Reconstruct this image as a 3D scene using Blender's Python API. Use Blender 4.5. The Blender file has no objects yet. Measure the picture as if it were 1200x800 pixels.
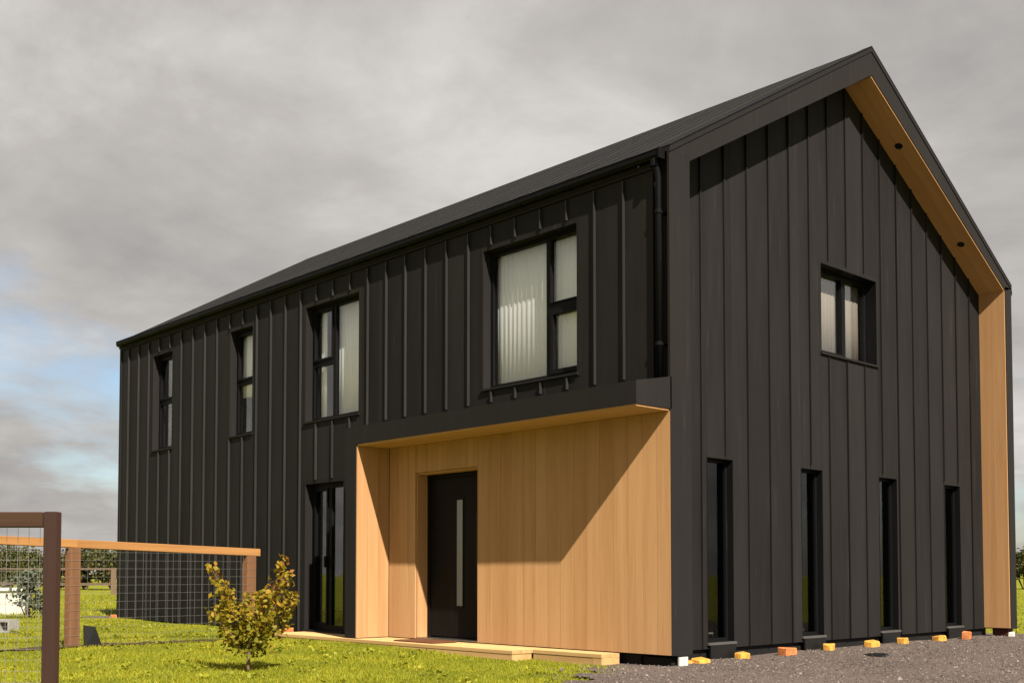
import bpy, bmesh, math, random
import numpy as np
from mathutils import Vector, Matrix
R = math.radians
scene = bpy.context.scene
C = scene.collection
random.seed(4); rng = np.random.default_rng(11)

# ------------------------------------------------------------------ camera
cam_d = bpy.data.cameras.new('camera'); cam = bpy.data.objects.new('camera', cam_d); C.objects.link(cam)
cam.location = (7.426, -9.211, 0.858)
cam.rotation_euler = (math.pi/2 + 0.041, 0, 0.8202)
cam_d.sensor_width = 36; cam_d.lens = 39.26
cam_d.shift_x = 0.0; cam_d.shift_y = 0.1818
cam_d.clip_start = 0.05; cam_d.clip_end = 5000
scene.camera = cam

# ------------------------------------------------------------------ light
SUN = Vector((0.692, -0.231, 0.684)).normalized()          # direction towards the sun
sun_el = math.asin(SUN.z); sun_az = math.atan2(SUN.x, SUN.y)
sl = bpy.data.lights.new('sun', 'SUN'); sl.energy = 5.0; sl.angle = R(0.6); sl.color = (1.0, 0.93, 0.82)
so = bpy.data.objects.new('sun', sl); C.objects.link(so)
so.rotation_euler = SUN.to_track_quat('Z', 'Y').to_euler(); so.location = (20, -10, 25)

world = bpy.data.worlds.new('World'); scene.world = world; world.use_nodes = True
def build_world():
    nt = world.node_tree; N = nt.nodes; L = nt.links; N.clear()
    def nd(t, **k):
        n = N.new(t)
        for a, b in k.items(): setattr(n, a, b)
        return n
    def mth(op, a, b=None, clamp=False):
        n = nd('ShaderNodeMath', operation=op); n.use_clamp = clamp
        for i, v in enumerate((a, b)):
            if v is None: continue
            if isinstance(v, (int, float)): n.inputs[i].default_value = v
            else: L.new(v, n.inputs[i])
        return n.outputs[0]
    out = nd('ShaderNodeOutputWorld')
    sky = nd('ShaderNodeTexSky', sky_type='NISHITA'); sky.sun_disc = False
    sky.sun_elevation = sun_el; sky.sun_rotation = sun_az; sky.air_density = 1.0; sky.dust_density = 1.0
    b1 = nd('ShaderNodeBackground'); L.new(sky.outputs[0], b1.inputs[0]); b1.inputs[1].default_value = 0.064
    tc = nd('ShaderNodeTexCoord'); sp = nd('ShaderNodeSeparateXYZ'); L.new(tc.outputs['Generated'], sp.inputs[0])
    den = mth('ADD', mth('MAXIMUM', sp.outputs[2], 0.0), 0.24)
    cx = mth('DIVIDE', sp.outputs[0], den); cy = mth('DIVIDE', sp.outputs[1], den)
    cb = nd('ShaderNodeCombineXYZ'); L.new(cx, cb.inputs[0]); L.new(cy, cb.inputs[1])
    def noise(scale, detail, loc, rough=0.55, dist=0.0):
        mp = nd('ShaderNodeMapping'); mp.inputs['Location'].default_value = loc; L.new(cb.outputs[0], mp.inputs[0])
        n = nd('ShaderNodeTexNoise'); L.new(mp.outputs[0], n.inputs['Vector'])
        n.inputs['Scale'].default_value = scale; n.inputs['Detail'].default_value = detail
        n.inputs['Roughness'].default_value = rough; n.inputs['Distortion'].default_value = dist
        return n.outputs['Fac']
    def ramp(v, stops):
        r = nd('ShaderNodeValToRGB'); L.new(v, r.inputs[0]); e = r.color_ramp.elements
        while len(e) < len(stops): e.new(0.5)
        for i, (p, c) in enumerate(stops): e[i].position = p; e[i].color = (c, c, c, 1) if isinstance(c, (int, float)) else (*c, 1)
        return r.outputs[0]
    big = noise(0.62, 9, CL_BIG, 0.56, 0.15)
    cover = ramp(big, CL_COV)
    shade = noise(1.15, 8, CL_SHADE, 0.56, 0.3)
    fine = noise(3.4, 8, (1.7, 8.2, 0), 0.6, 0.35)
    t = mth('ADD', mth('MULTIPLY', shade, 0.70), mth('MULTIPLY', fine, 0.30))
    col = ramp(t, [(0.35, (0.205, 0.196, 0.192)), (0.50, (0.298, 0.283, 0.268)), (0.65, (0.445, 0.430, 0.408))])
    b2 = nd('ShaderNodeBackground'); L.new(col, b2.inputs[0]); b2.inputs[1].default_value = CL_STR
    ms = nd('ShaderNodeMixShader'); L.new(cover, ms.inputs[0]); L.new(b1.outputs[0], ms.inputs[1]); L.new(b2.outputs[0], ms.inputs[2])
    L.new(ms.outputs[0], out.inputs[0])
CL_BIG = (52.4, 44.6, 0); CL_SHADE = (5.3, 2.2, 0); CL_STR = 0.90; CL_COV = [(0.365, 0.0), (0.460, 1.0)]
build_world()
vs = scene.view_settings; vs.view_transform = 'Standard'; vs.look = 'None'; vs.exposure = 1.0; vs.gamma = 1; vs.use_curve_mapping = False

# ------------------------------------------------------------------ materials
class NT:
    def __init__(s, name):
        s.m = bpy.data.materials.new(name); s.m.use_nodes = True; s.t = s.m.node_tree; s.N = s.t.nodes; s.L = s.t.links
        s.b = s.N['Principled BSDF']; s.out = s.N['Material Output']
    def n(s, t, ins=None, **k):
        x = s.N.new(t)
        for a, b in k.items(): setattr(x, a, b)
        for a, b in (ins or {}).items():
            if hasattr(b, 'is_linked') or hasattr(b, 'node'): s.L.new(b, x.inputs[a])
            else: x.inputs[a].default_value = b
        return x
    def coord(s, which='Object'): return s.n('ShaderNodeTexCoord').outputs[which]
    def noise(s, vec, scale, detail=4, rough=0.55, stretch=None, off=None):
        if stretch:
            mp = s.n('ShaderNodeMapping', {'Vector': vec, 'Scale': stretch}); vec = mp.outputs[0]
        if off is not None:
            vec = s.n('ShaderNodeVectorMath', {0: vec, 1: off}, operation='ADD').outputs[0]
        return s.n('ShaderNodeTexNoise', {'Vector': vec, 'Scale': scale, 'Detail': detail, 'Roughness': rough}).outputs['Fac']
    def ramp(s, v, stops):
        r = s.n('ShaderNodeValToRGB', {'Fac': v}); e = r.color_ramp.elements
        while len(e) < len(stops): e.new(0.5)
        for i, (p, c) in enumerate(stops):
            e[i].position = p; e[i].color = (c, c, c, 1) if isinstance(c, (int, float)) else (*c, 1)
        return r.outputs[0]
    def mix(s, f, a, b, mode='MIX'):
        x = s.n('ShaderNodeMix', data_type='RGBA', blend_type=mode)
        for i, v in ((0, f), (6, a), (7, b)):
            if hasattr(v, 'node'): s.L.new(v, x.inputs[i])
            else: x.inputs[i].default_value = (*v, 1) if isinstance(v, tuple) else v
        return x.outputs[2]
    def math(s, op, a, b=0.0): return s.n('ShaderNodeMath', {0: a, 1: b}, operation=op).outputs[0]
    def rand(s): return s.n('ShaderNodeObjectInfo').outputs['Random']
    def set(s, **k):
        for a, b in k.items():
            i = s.b.inputs[a.replace('_', ' ')]
            if hasattr(b, 'node'): s.L.new(b, i)
            else: i.default_value = (*b, 1) if isinstance(b, tuple) and len(b) == 3 else b
        return s
    def bump(s, h, strength=0.3, dist=0.01):
        s.L.new(s.n('ShaderNodeBump', {'Height': h, 'Strength': strength, 'Distance': dist}).outputs[0], s.b.inputs['Normal']); return s
M = {}
def metal(name, col, rough=0.55, var=0.24, spec=0.05):
    a = NT(name); col = tuple(x*0.60 for x in col); co = a.coord(); rnd = a.rand()
    off = a.n('ShaderNodeCombineXYZ', {0: a.math('MULTIPLY', rnd, 37.0), 1: a.math('MULTIPLY', rnd, 11.0)}).outputs[0]
    n1 = a.noise(co, 1.0, 5, 0.6, (1.6, 1.6, 0.5), off); n2 = a.noise(co, 1.0, 5, 0.65, (14, 14, 0.9), off)
    n3 = a.noise(co, 60, 3)
    v = a.math('ADD', a.math('MULTIPLY', n1, 0.6), a.math('MULTIPLY', n2, 0.4))
    v = a.math('ADD', v, a.math('MULTIPLY', a.math('SUBTRACT', rnd, 0.5), 0.22))
    c = a.ramp(v, [(0.3, tuple(x*(1-var) for x in col)), (0.7, tuple(x*(1+var) for x in col))])
    dust = a.ramp(n2, [(0.62, 0.0), (0.8, 0.35)])
    c = a.mix(dust, c, (0.06, 0.055, 0.05))
    a.set(Base_Color=c, Roughness=a.ramp(n1, [(0.3, rough-0.07), (0.7, rough+0.1)]), Specular_IOR_Level=spec)
    h = a.math('ADD', a.math('MULTIPLY', n1, 1.0), a.math('MULTIPLY', n3, 0.01))
    a.bump(h, 0.35, 0.02); return a.m
M['metal'] = metal('black_seam_metal', (0.0275, 0.0250, 0.0238))
M['trim'] = metal('black_trim_metal', (0.0295, 0.0266, 0.0252), 0.55, 0.12)
M['seam'] = metal('sunlit_folded_seam', (0.040, 0.0375, 0.036), 0.42, 0.15, 0.25)  # paler than the panels: sunlight on the front ribs put into the colour
M['gutter'] = metal('black_gutter', (0.009, 0.009, 0.0095), 0.5, 0.1, 0.06)
M['frame'] = metal('window_frame_paint', (0.012, 0.012, 0.0125), 0.4, 0.1)
M['door'] = metal('door_paint', (0.016, 0.0135, 0.012), 0.42, 0.1)
M['plinth'] = metal('plinth_black', (0.012, 0.012, 0.012), 0.7, 0.3, 0.2)

def wood(name, stretch, dark, light, rough=0.75, var=0.13):
    a = NT(name); dark = tuple(x*0.73 for x in dark); light = tuple(x*0.73 for x in light); co = a.coord(); rnd = a.rand()
    off = a.n('ShaderNodeCombineXYZ', {0: a.math('MULTIPLY', rnd, 53.0), 1: a.math('MULTIPLY', rnd, 19.0), 2: a.math('MULTIPLY', rnd, 29.0)}).outputs[0]
    g = a.noise(co, 1.0, 6, 0.62, stretch, off); g2 = a.noise(co, 1.0, 3, 0.5, tuple(s*0.18 for s in stretch), off)
    v = a.math('ADD', a.math('MULTIPLY', g, 0.45), a.math('MULTIPLY', g2, 0.55))
    v = a.math('ADD', v, a.math('MULTIPLY', a.math('SUBTRACT', rnd, 0.5), var))
    c = a.ramp(v, [(0.28, dark), (0.72, light)])
    a.set(Base_Color=c, Roughness=rough, Specular_IOR_Level=0.25)
    if 'Diffuse Roughness' in a.b.inputs: a.b.inputs['Diffuse Roughness'].default_value = 0.9
    a.bump(g, 0.25, 0.004); return a.m
WD, WL = (0.51, 0.258, 0.102), (0.68, 0.392, 0.178)
M['wood_v'] = wood('porch_timber', (40, 40, 1.6), WD, WL)
M['wood_x'] = wood('porch_timber_soffit', (1.6, 40, 40), WD, WL)
M['wood_rake'] = wood('eaves_timber', (40, 2, 2), WD, WL)
M['deck'] = wood('deck_timber', (1.6, 40, 40), (0.47, 0.27, 0.10), (0.70, 0.46, 0.20), 0.8)
M['rail'] = wood('fence_timber', (40, 1.6, 40), (0.34, 0.15, 0.045), (0.56, 0.28, 0.09), 0.8)
M['post'] = wood('post_timber', (40, 40, 1.6), (0.15, 0.070, 0.034), (0.28, 0.130, 0.056), 0.85)
M['gate'] = wood('gate_timber', (30, 30, 1.6), (0.028, 0.012, 0.009), (0.062, 0.027, 0.018), 0.7)
M['gate_rail'] = wood('gate_rail_timber', (1.6, 30, 30), (0.050, 0.023, 0.011), (0.10, 0.048, 0.022), 0.7)
M['old_wood'] = wood('weathered_timber', (30, 30, 1.5), (0.12, 0.08, 0.055), (0.26, 0.17, 0.11), 0.9)

def plain(name, col, rough=0.7, var=0.25, scale=8, bump=0.2, spec=0.3, metallic=0.0):
    a = NT(name); co = a.coord(); n = a.noise(co, scale, 5, 0.6)
    if name not in ('curtain_cloth', 'dim_beige_cloth', 'plaster'): col = tuple(x*0.78 for x in col)
    a.set(Base_Color=a.ramp(n, [(0.3, tuple(x*(1-var) for x in col)), (0.7, tuple(min(1, x*(1+var)) for x in col))]), Roughness=rough, Specular_IOR_Level=spec, Metallic=metallic)
    a.bump(a.noise(co, scale*6, 4), bump, 0.005); return a.m
M['curtain'] = plain('curtain_cloth', (0.77, 0.755, 0.775), 0.9, 0.03, 3, 0.05, 0.1)
M['dim_curtain'] = plain('dim_beige_cloth', (0.19, 0.16, 0.135), 0.9, 0.05, 3, 0.05, 0.1)  # curtain cloth darkened to stand for weaker light in the gable window
M['interior'] = plain('plaster', (0.55, 0.52, 0.48), 0.9, 0.05)
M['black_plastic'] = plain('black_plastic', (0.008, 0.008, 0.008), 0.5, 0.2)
M['yellow'] = plain('yellow_brick', (0.70, 0.34, 0.055), 0.85, 0.4, 16)
M['orange'] = plain('orange_brick', (0.58, 0.20, 0.065), 0.9, 0.4, 16)
M['white_pvc'] = plain('white_plastic', (0.72, 0.69, 0.62), 0.5, 0.08, 10)
M['rust'] = plain('rusty_steel', (0.085, 0.022, 0.016), 0.8, 0.35, 20)
M['concrete'] = plain('concrete', (0.36, 0.34, 0.31), 0.9, 0.15, 12)
M['sill'] = plain('grey_sill', (0.085, 0.08, 0.075), 0.6, 0.15, 12)
M['mat'] = plain('coir_mat', (0.16, 0.055, 0.02), 0.95, 0.3, 40, 0.6)
M['steel'] = plain('brushed_steel', (0.45, 0.45, 0.45), 0.3, 0.05, 30, 0.05, 0.5, 1.0)
M['wire'] = plain('galvanised_wire', (0.30, 0.30, 0.29), 0.5, 0.1, 10, 0.0, 0.5, 0.4)
M['bark'] = plain('bark', (0.16, 0.10, 0.065), 0.9, 0.3, 30, 0.5)
def glass(name, refl, tint=(0.965, 0.975, 0.97)):
    a = NT(name); N, L = a.N, a.L; N.remove(a.b)
    tr = a.n('ShaderNodeBsdfTransparent', {'Color': (*tint, 1)}); gl = a.n('ShaderNodeBsdfGlossy', {'Roughness': 0.02, 'Color': (1, 1, 1, 1)})
    nz = a.noise(a.coord(), 1.3, 2); bp = a.n('ShaderNodeBump', {'Height': nz, 'Strength': 0.12, 'Distance': 0.02}); L.new(bp.outputs[0], gl.inputs['Normal'])
    lw = a.n('ShaderNodeLayerWeight', {'Blend': 0.5}); fr = a.math('ADD', a.math('MULTIPLY', a.math('POWER', lw.outputs['Facing'], 4.0), 0.9), refl); mx = a.n('ShaderNodeMixShader', {0: fr})
    L.new(tr.outputs[0], mx.inputs[1]); L.new(gl.outputs[0], mx.inputs[2]); L.new(mx.outputs[0], a.out.inputs[0]); return a.m
M['glass'] = glass('window_glass', 0.06); M['dark_glass'] = glass('tinted_glass', 0.012, (0.6, 0.6, 0.6))
a = NT('frosted_glass'); a.set(Base_Color=(0.17, 0.19, 0.19), Roughness=0.25, Specular_IOR_Level=0.6); M['frost'] = a.m

def leafmat(name, stops, trans=0.35, scale=5.0, attr=True):
    a = NT(name); co = a.coord(); n = a.noise(co, scale, 3, 0.6); stops = [(p, tuple(x*0.76 for x in c)) for p, c in stops]
    if attr:
        at = a.n('ShaderNodeAttribute'); at.attribute_name = 'rnd'
        v = a.math('ADD', a.math('MULTIPLY', n, 0.5), a.math('MULTIPLY', at.outputs['Fac'], 0.5))
    else: v = n
    c = a.ramp(v, stops); a.set(Base_Color=c, Roughness=0.6, Specular_IOR_Level=0.25)
    t = a.n('ShaderNodeBsdfTranslucent', {'Color': c}); mx = a.n('ShaderNodeMixShader', {0: trans, 1: a.b.outputs[0], 2: t.outputs[0]})
    a.L.new(mx.outputs[0], a.out.inputs[0]); return a.m
M['grass'] = leafmat('grass_blades', [(0.22, (0.14, 0.17, 0.010)), (0.45, (0.31, 0.325, 0.016)), (0.70, (0.52, 0.455, 0.035))], 0.3, 0.9)
M['autumn'] = leafmat('autumn_leaves', [(0.20, (0.085, 0.115, 0.012)), (0.40, (0.27, 0.235, 0.014)), (0.60, (0.46, 0.27, 0.018)), (0.76, (0.33, 0.085, 0.02))], 0.35, 6)
M['hedge'] = leafmat('hedge_leaves', [(0.25, (0.035, 0.045, 0.012)), (0.5, (0.085, 0.095, 0.022)), (0.78, (0.19, 0.14, 0.045))], 0.25, 0.6)
M['silver_leaf'] = leafmat('grey_green_leaves', [(0.25, (0.06, 0.08, 0.04)), (0.6, (0.16, 0.18, 0.11)), (0.8, (0.40, 0.40, 0.34))], 0.25, 3)

a = NT('lawn_soil'); co = a.coord()
n1 = a.noise(co, 0.35, 6, 0.6); n2 = a.noise(co, 3.0, 6, 0.65); n3 = a.noise(co, 45, 4, 0.7)
v = a.math('ADD', a.math('ADD', a.math('MULTIPLY', n1, 0.35), a.math('MULTIPLY', n2, 0.35)), a.math('MULTIPLY', n3, 0.3))
a.set(Base_Color=a.ramp(v, [(0.34, (0.055, 0.07, 0.008)), (0.5, (0.185, 0.19, 0.012)), (0.66, (0.31, 0.285, 0.024))]), Roughness=0.95, Specular_IOR_Level=0.1)
a.bump(n3, 0.8, 0.03); M['lawn'] = a.m
a = NT('gravel'); co = a.coord()
n1 = a.noise(co, 0.8, 5, 0.6); vo = a.n('ShaderNodeTexVoronoi', {'Vector': co, 'Scale': 42.0}); n3 = a.noise(co, 70, 3, 0.7)
cv = a.ramp(a.n('ShaderNodeSeparateColor', {0: vo.outputs['Color']}).outputs[0], [(0.0, (0.060, 0.046, 0.039)), (0.55, (0.112, 0.087, 0.073)), (1.0, (0.185, 0.148, 0.126))])
c = a.mix(a.ramp(n1, [(0.38, 0.0), (0.60, 0.85)]), cv, (0.150, 0.116, 0.097))
a.set(Base_Color=c, Roughness=0.95, Specular_IOR_Level=0.15)
a.bump(a.math('ADD', vo.outputs['Distance'], n3), 0.9, 0.02); M['gravel'] = a.m
M['soil'] = plain('bare_soil', (0.075, 0.048, 0.030), 0.95, 0.35, 9, 0.8, 0.1)
a = NT('gravel_stone'); at = a.n('ShaderNodeAttribute'); at.attribute_name = 'rnd'
a.set(Base_Color=a.ramp(at.outputs['Fac'], [(0.0, (0.060, 0.046, 0.039)), (0.6, (0.138, 0.107, 0.090)), (0.97, (0.20, 0.165, 0.14)), (1.0, (0.30, 0.27, 0.235))]), Roughness=0.9, Specular_IOR_Level=0.2)
M['stone'] = a.m

# ------------------------------------------------------------------ mesh helpers
ID = lambda u, n, z: (u, n, z)
class MB:
    def __init__(s, T=ID): s.v = []; s.f = []; s.T = T
    def box(s, u0, u1, n0, n1, z0, z1):
        b = len(s.v); T = s.T
        for z in (z0, z1):
            for (u, n) in ((u0, n0), (u1, n0), (u1, n1), (u0, n1)): s.v.append(T(u, n, z))
        s.f += [tuple(b+i for i in q) for q in ((0,3,2,1),(4,5,6,7),(0,1,5,4),(1,2,6,5),(2,3,7,6),(3,0,4,7))]; return s
    def hull8(s, pts):
        b = len(s.v); s.v += [s.T(*p) for p in pts]
        s.f += [tuple(b+i for i in q) for q in ((0,3,2,1),(4,5,6,7),(0,1,5,4),(1,2,6,5),(2,3,7,6),(3,0,4,7))]; return s
    def prism(s, poly, fn0, fn1):            # poly extruded between two mapping functions
        b = len(s.v); n = len(poly)
        s.v += [s.T(*fn0(p)) for p in poly] + [s.T(*fn1(p)) for p in poly]
        s.f += [tuple(range(b, b+n)), tuple(range(b+2*n-1, b+n-1, -1))]
        s.f += [(b+i, b+(i+1) % n, b+n+(i+1) % n, b+n+i) for i in range(n)]; return s
    def tube(s, pts, rad, k=8, cap=True):
        b = len(s.v); pts = [Vector(p) for p in pts]; m = len(pts)
        for i, p in enumerate(pts):
            d = (pts[min(i+1, m-1)] - pts[max(i-1, 0)]).normalized()
            a = d.orthogonal().normalized() if i == 0 else (a - d*a.dot(d)).normalized()
            c = d.cross(a); r = rad[i] if isinstance(rad, (list, tuple)) else rad
            for j in range(k):
                t = 2*math.pi*j/k; s.v.append(tuple(p + (a*math.cos(t) + c*math.sin(t))*r))
        for i in range(m-1):
            for j in range(k):
                s.f.append((b+i*k+j, b+i*k+(j+1) % k, b+(i+1)*k+(j+1) % k, b+(i+1)*k+j))
        if cap: s.f += [tuple(range(b+k-1, b-1, -1)), tuple(range(b+(m-1)*k, b+m*k))]
        return s
    def build(s, name, mat, parent=None, smooth=False, bevel=0.0, loc=None):
        me = bpy.data.meshes.new(name); vv = s.v
        if loc is not None: vv = [(x-loc[0], y-loc[1], z-loc[2]) for x, y, z in vv]
        me.from_pydata(vv, [], s.f)
        bm = bmesh.new(); bm.from_mesh(me); bmesh.ops.recalc_face_normals(bm, faces=bm.faces)
        if bevel: bmesh.ops.bevel(bm, geom=bm.edges[:], offset=bevel, segments=1, affect='EDGES')
        bm.to_mesh(me); bm.free()
        me.materials.append(M[mat] if isinstance(mat, str) else mat)
        if smooth: me.polygons.foreach_set('use_smooth', [True]*len(me.polygons))
        o = bpy.data.objects.new(name, me); C.objects.link(o)
        if loc is not None: o.location = loc
        if parent: o.parent = parent
        return o
def tag(o, label=None, cat=None, group=None, kind=None):
    for k, v in (('label', label), ('category', cat), ('group', group), ('kind', kind)):
        if v: o[k] = v
    return o
def empty(name, loc=(0, 0, 0), rz=0.0):
    o = bpy.data.objects.new(name, None); C.objects.link(o); o.location = loc; o.rotation_euler = (0, 0, rz); o.empty_display_size = 0.2
    return o
def tri_cloud(name, P, mat, rnd, parent=None, nper=3, loc=(0, 0, 0)):   # P: (n, nper, 3) separate small faces
    n = len(P); me = bpy.data.meshes.new(name)
    me.vertices.add(n*nper); me.vertices.foreach_set('co', P.reshape(-1).astype(np.float32))
    me.loops.add(n*nper); me.loops.foreach_set('vertex_index', np.arange(n*nper, dtype=np.int32))
    me.polygons.add(n); me.polygons.foreach_set('loop_start', np.arange(0, n*nper, nper, dtype=np.int32))
    me.polygons.foreach_set('loop_total', np.full(n, nper, dtype=np.int32))
    at = me.attributes.new('rnd', 'FLOAT', 'FACE'); at.data.foreach_set('value', rnd.astype(np.float32))
    me.update(calc_edges=True); me.validate(); me.materials.append(M[mat])
    o = bpy.data.objects.new(name, me); C.objects.link(o); o.location = loc
    if parent: o.parent = parent
    return o

# ------------------------------------------------------------------ ground
def sstep(a, b, x):
    t = np.clip((x-a)/(b-a), 0, 1); return t*t*(3-2*t)
def gz(x, y):
    x = np.asarray(x, float); y = np.asarray(y, float)
    lawn = sstep(0.3, -6.0, x - 0.0) * 0.075 + sstep(-7.0, -13.0, x)*0.05
    near = sstep(-0.2, -2.5, y)*sstep(0.5, -2.0, x)*0.03
    und = 0.012*np.sin(x*1.3+0.7)*np.cos(y*1.1+0.2)*sstep(0.3, -2, x)
    return -0.135 + lawn + near + und
def axis_steps(lo, hi, fine_lo, fine_hi, step):
    a = list(np.arange(fine_lo, fine_hi+1e-6, step)); d = step; x = fine_hi
    while x < hi: d *= 1.35; x += d; a.append(min(x, hi))
    d = step; x = fine_lo
    while x > lo: d *= 1.35; x -= d; a.insert(0, max(x, lo))
    return np.array(a)
def sheet(name, xs, ys, zf, mat, keep=None):
    X, Y = np.meshgrid(xs, ys, indexing='ij'); Z = zf(X, Y); ny = len(ys)
    f = []
    for i in range(len(xs)-1):
        for j in range(ny-1):
            if keep is None or keep((xs[i]+xs[i+1])/2, (ys[j]+ys[j+1])/2): f.append((i*ny+j, (i+1)*ny+j, (i+1)*ny+j+1, i*ny+j+1))
    me = bpy.data.meshes.new(name); me.from_pydata(np.stack([X, Y, Z], -1).reshape(-1, 3).tolist(), [], f); me.materials.append(M[mat])
    me.polygons.foreach_set('use_smooth', [True]*len(f))
    bm = bmesh.new(); bm.from_mesh(me); bmesh.ops.delete(bm, geom=[v for v in bm.verts if not v.link_faces], context='VERTS'); bm.to_mesh(me); bm.free()
    o = bpy.data.objects.new(name, me); C.objects.link(o); return o
tag(sheet('ground', axis_steps(-1800, 1500, -20, 12, 0.5), axis_steps(-1500, 1800, -14, 14, 0.5), gz, 'lawn'), kind='structure')
def gravel_edge(x, y):                 # > 0 inside the gravel yard
    w = 0.10*math.sin(x*3.1+y*2.2) + 0.07*math.sin(x*7.3-y*5.1) + 0.05*math.sin(y*13+x*4)
    nx, ny = 0.80, 0.60               # boundary runs from the step past the corner towards the camera
    d = (x+0.62)*nx + (y+0.55)*ny
    return d + w
def in_gravel(x, y):
    if y > 0.25 and x < -0.2 and y < 9.0: return -1.4 < x
    return gravel_edge(x, y) > 0 and x > -1.9 and x < 13.5 and y < 9.6 + 0.4*math.sin(x*2)
tag(sheet('gravel_yard', np.arange(-2.0, 14.01, 0.05), np.arange(-9, 10.6, 0.05), lambda x, y: gz(x, y)+0.020+0.012*np.sin(x*2.1+y)*np.cos(y*1.7-x*0.4), 'gravel', in_gravel), kind='structure')
tag(sheet('gravel_path', np.arange(-18, -13.0, 0.2), np.arange(-0.6, 10.6, 0.2), lambda x, y: gz(x, y)+0.008, 'gravel',
          lambda x, y: -15.2+0.15*math.sin(y*3) < x < -13.6 and y > -0.35), kind='structure')

# ------------------------------------------------------------------ house
L_, W_, HE, HA = 13.668, 8.532, 5.40, 7.861
SL = (HA-HE)/(W_/2)
house = tag(empty('house'), 'black standing seam metal house with gabled roof and honey timber entrance porch', 'house')
DG = 0.41                                        # depth of the gable recess
TG = lambda u, n, z: (-DG+n*-1.0, u, z)          # gable wall: u along y, n inwards
PX0, PX1, PZ = -5.17, 0.0, 2.94                  # porch bay
F_OPEN = [(-2.98, -1.35, 3.16, 4.90), (-7.05, -5.65, 3.15, 4.90), (-9.36, -8.62, 3.14, 4.90), (-12.25, -11.46, 3.14, 4.90), (-7.03, -6.01, 0.02, 2.21)]
DOOR = (-4.34, -3.08, 0.0, 2.20)
G_NARROW = [(1.16+1.950*k, 1.66+1.950*k, 0.07, 2.20) for k in range(4)]
G_OPEN = [(3.62, 5.05, 3.75, 4.93)] + G_NARROW
def slab(name, T, u0, u1, z0, z1, n0, n1, holes, mat, parent, top=None):
    us = sorted({u0, u1, *[h[i] for h in holes for i in (0, 1)]}); zs = sorted({z0, z1, *[h[i] for h in holes for i in (2, 3)]})
    m = MB(T)
    for i in range(len(us)-1):
        cu = (us[i]+us[i+1])/2; run = None
        for j in range(len(zs)-1):
            cz = (zs[j]+zs[j+1])/2
            hole = any(h[0] < cu < h[1] and h[2] < cz < h[3] for h in holes)
            if not hole:
                run = (run[0], zs[j+1]) if run else (zs[j], zs[j+1])
            if hole and run: m.box(us[i], us[i+1], n0, n1, *run); run = None
        if run: m.box(us[i], us[i+1], n0, n1, *run)
    return m.build(name, mat, parent)
wall_f = slab('wall', ID, -L_+0.02, -0.22, 0.0, 5.30, 0.022, 0.30, F_OPEN+[DOOR], 'plinth', house)
wall_g = slab('wall', TG, 0.30, 8.31, 0.0, 5.30, 0.024, 0.30, G_OPEN, 'plinth', house)
m = MB(TG)
m.prism([(0.30, 5.302), (8.31, 5.302), (W_/2, 7.47)], lambda p: (p[0], 0.024, p[1]), lambda p: (p[0], 0.30, p[1])); m.build('gable_top', 'plinth', house)
MB().box(-L_+0.02, -0.45, W_-0.3, W_-0.02, 0, 5.30).build('wall', 'metal', house)
m = MB(); m.prism([(0.31, 0.0), (W_-0.31, 0.0), (W_-0.31, 5.28), (W_/2, 7.55), (0.31, 5.28)], lambda p: (-L_+0.02, *p), lambda p: (-L_+0.3, *p)); wall_s = m.build('wall', 'metal', house)
MB().box(-L_+0.31, -0.72, 0.31, W_-0.31, -0.1, 0.0).build('floor', 'interior', house)
MB().box(-L_+0.31, -0.72, 0.31, W_-0.31, 2.55, 2.9).build('floor', 'interior', house)
MB().box(-5.3, -5.2, 0.31, W_-0.31, 0.0, 2.55).box(-8.0, -7.9, 0.31, W_-0.31, 2.9, 5.3).box(-5.4, -5.3, 0.31, W_-0.31, 2.9, 5.3).box(-5.3, -0.8, 3.3, 3.4, 2.9, 5.3).build('partition', 'interior', house)
MB().box(-L_+0.06, -0.48, 0.07, 0.28, -0.5, -0.002).box(-L_+0.06, -0.47, W_-0.3, W_-0.06, -0.5, -0.002).box(-L_+0.07, -L_+0.3, 0.28, W_-0.3, -0.5, -0.003).box(-0.66, -0.46, 0.10, W_-0.3, -0.5, -0.003).box(-0.461, -0.08, 0.09, 0.36, -0.5, -0.03).build('plinth', 'plinth', house)

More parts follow.
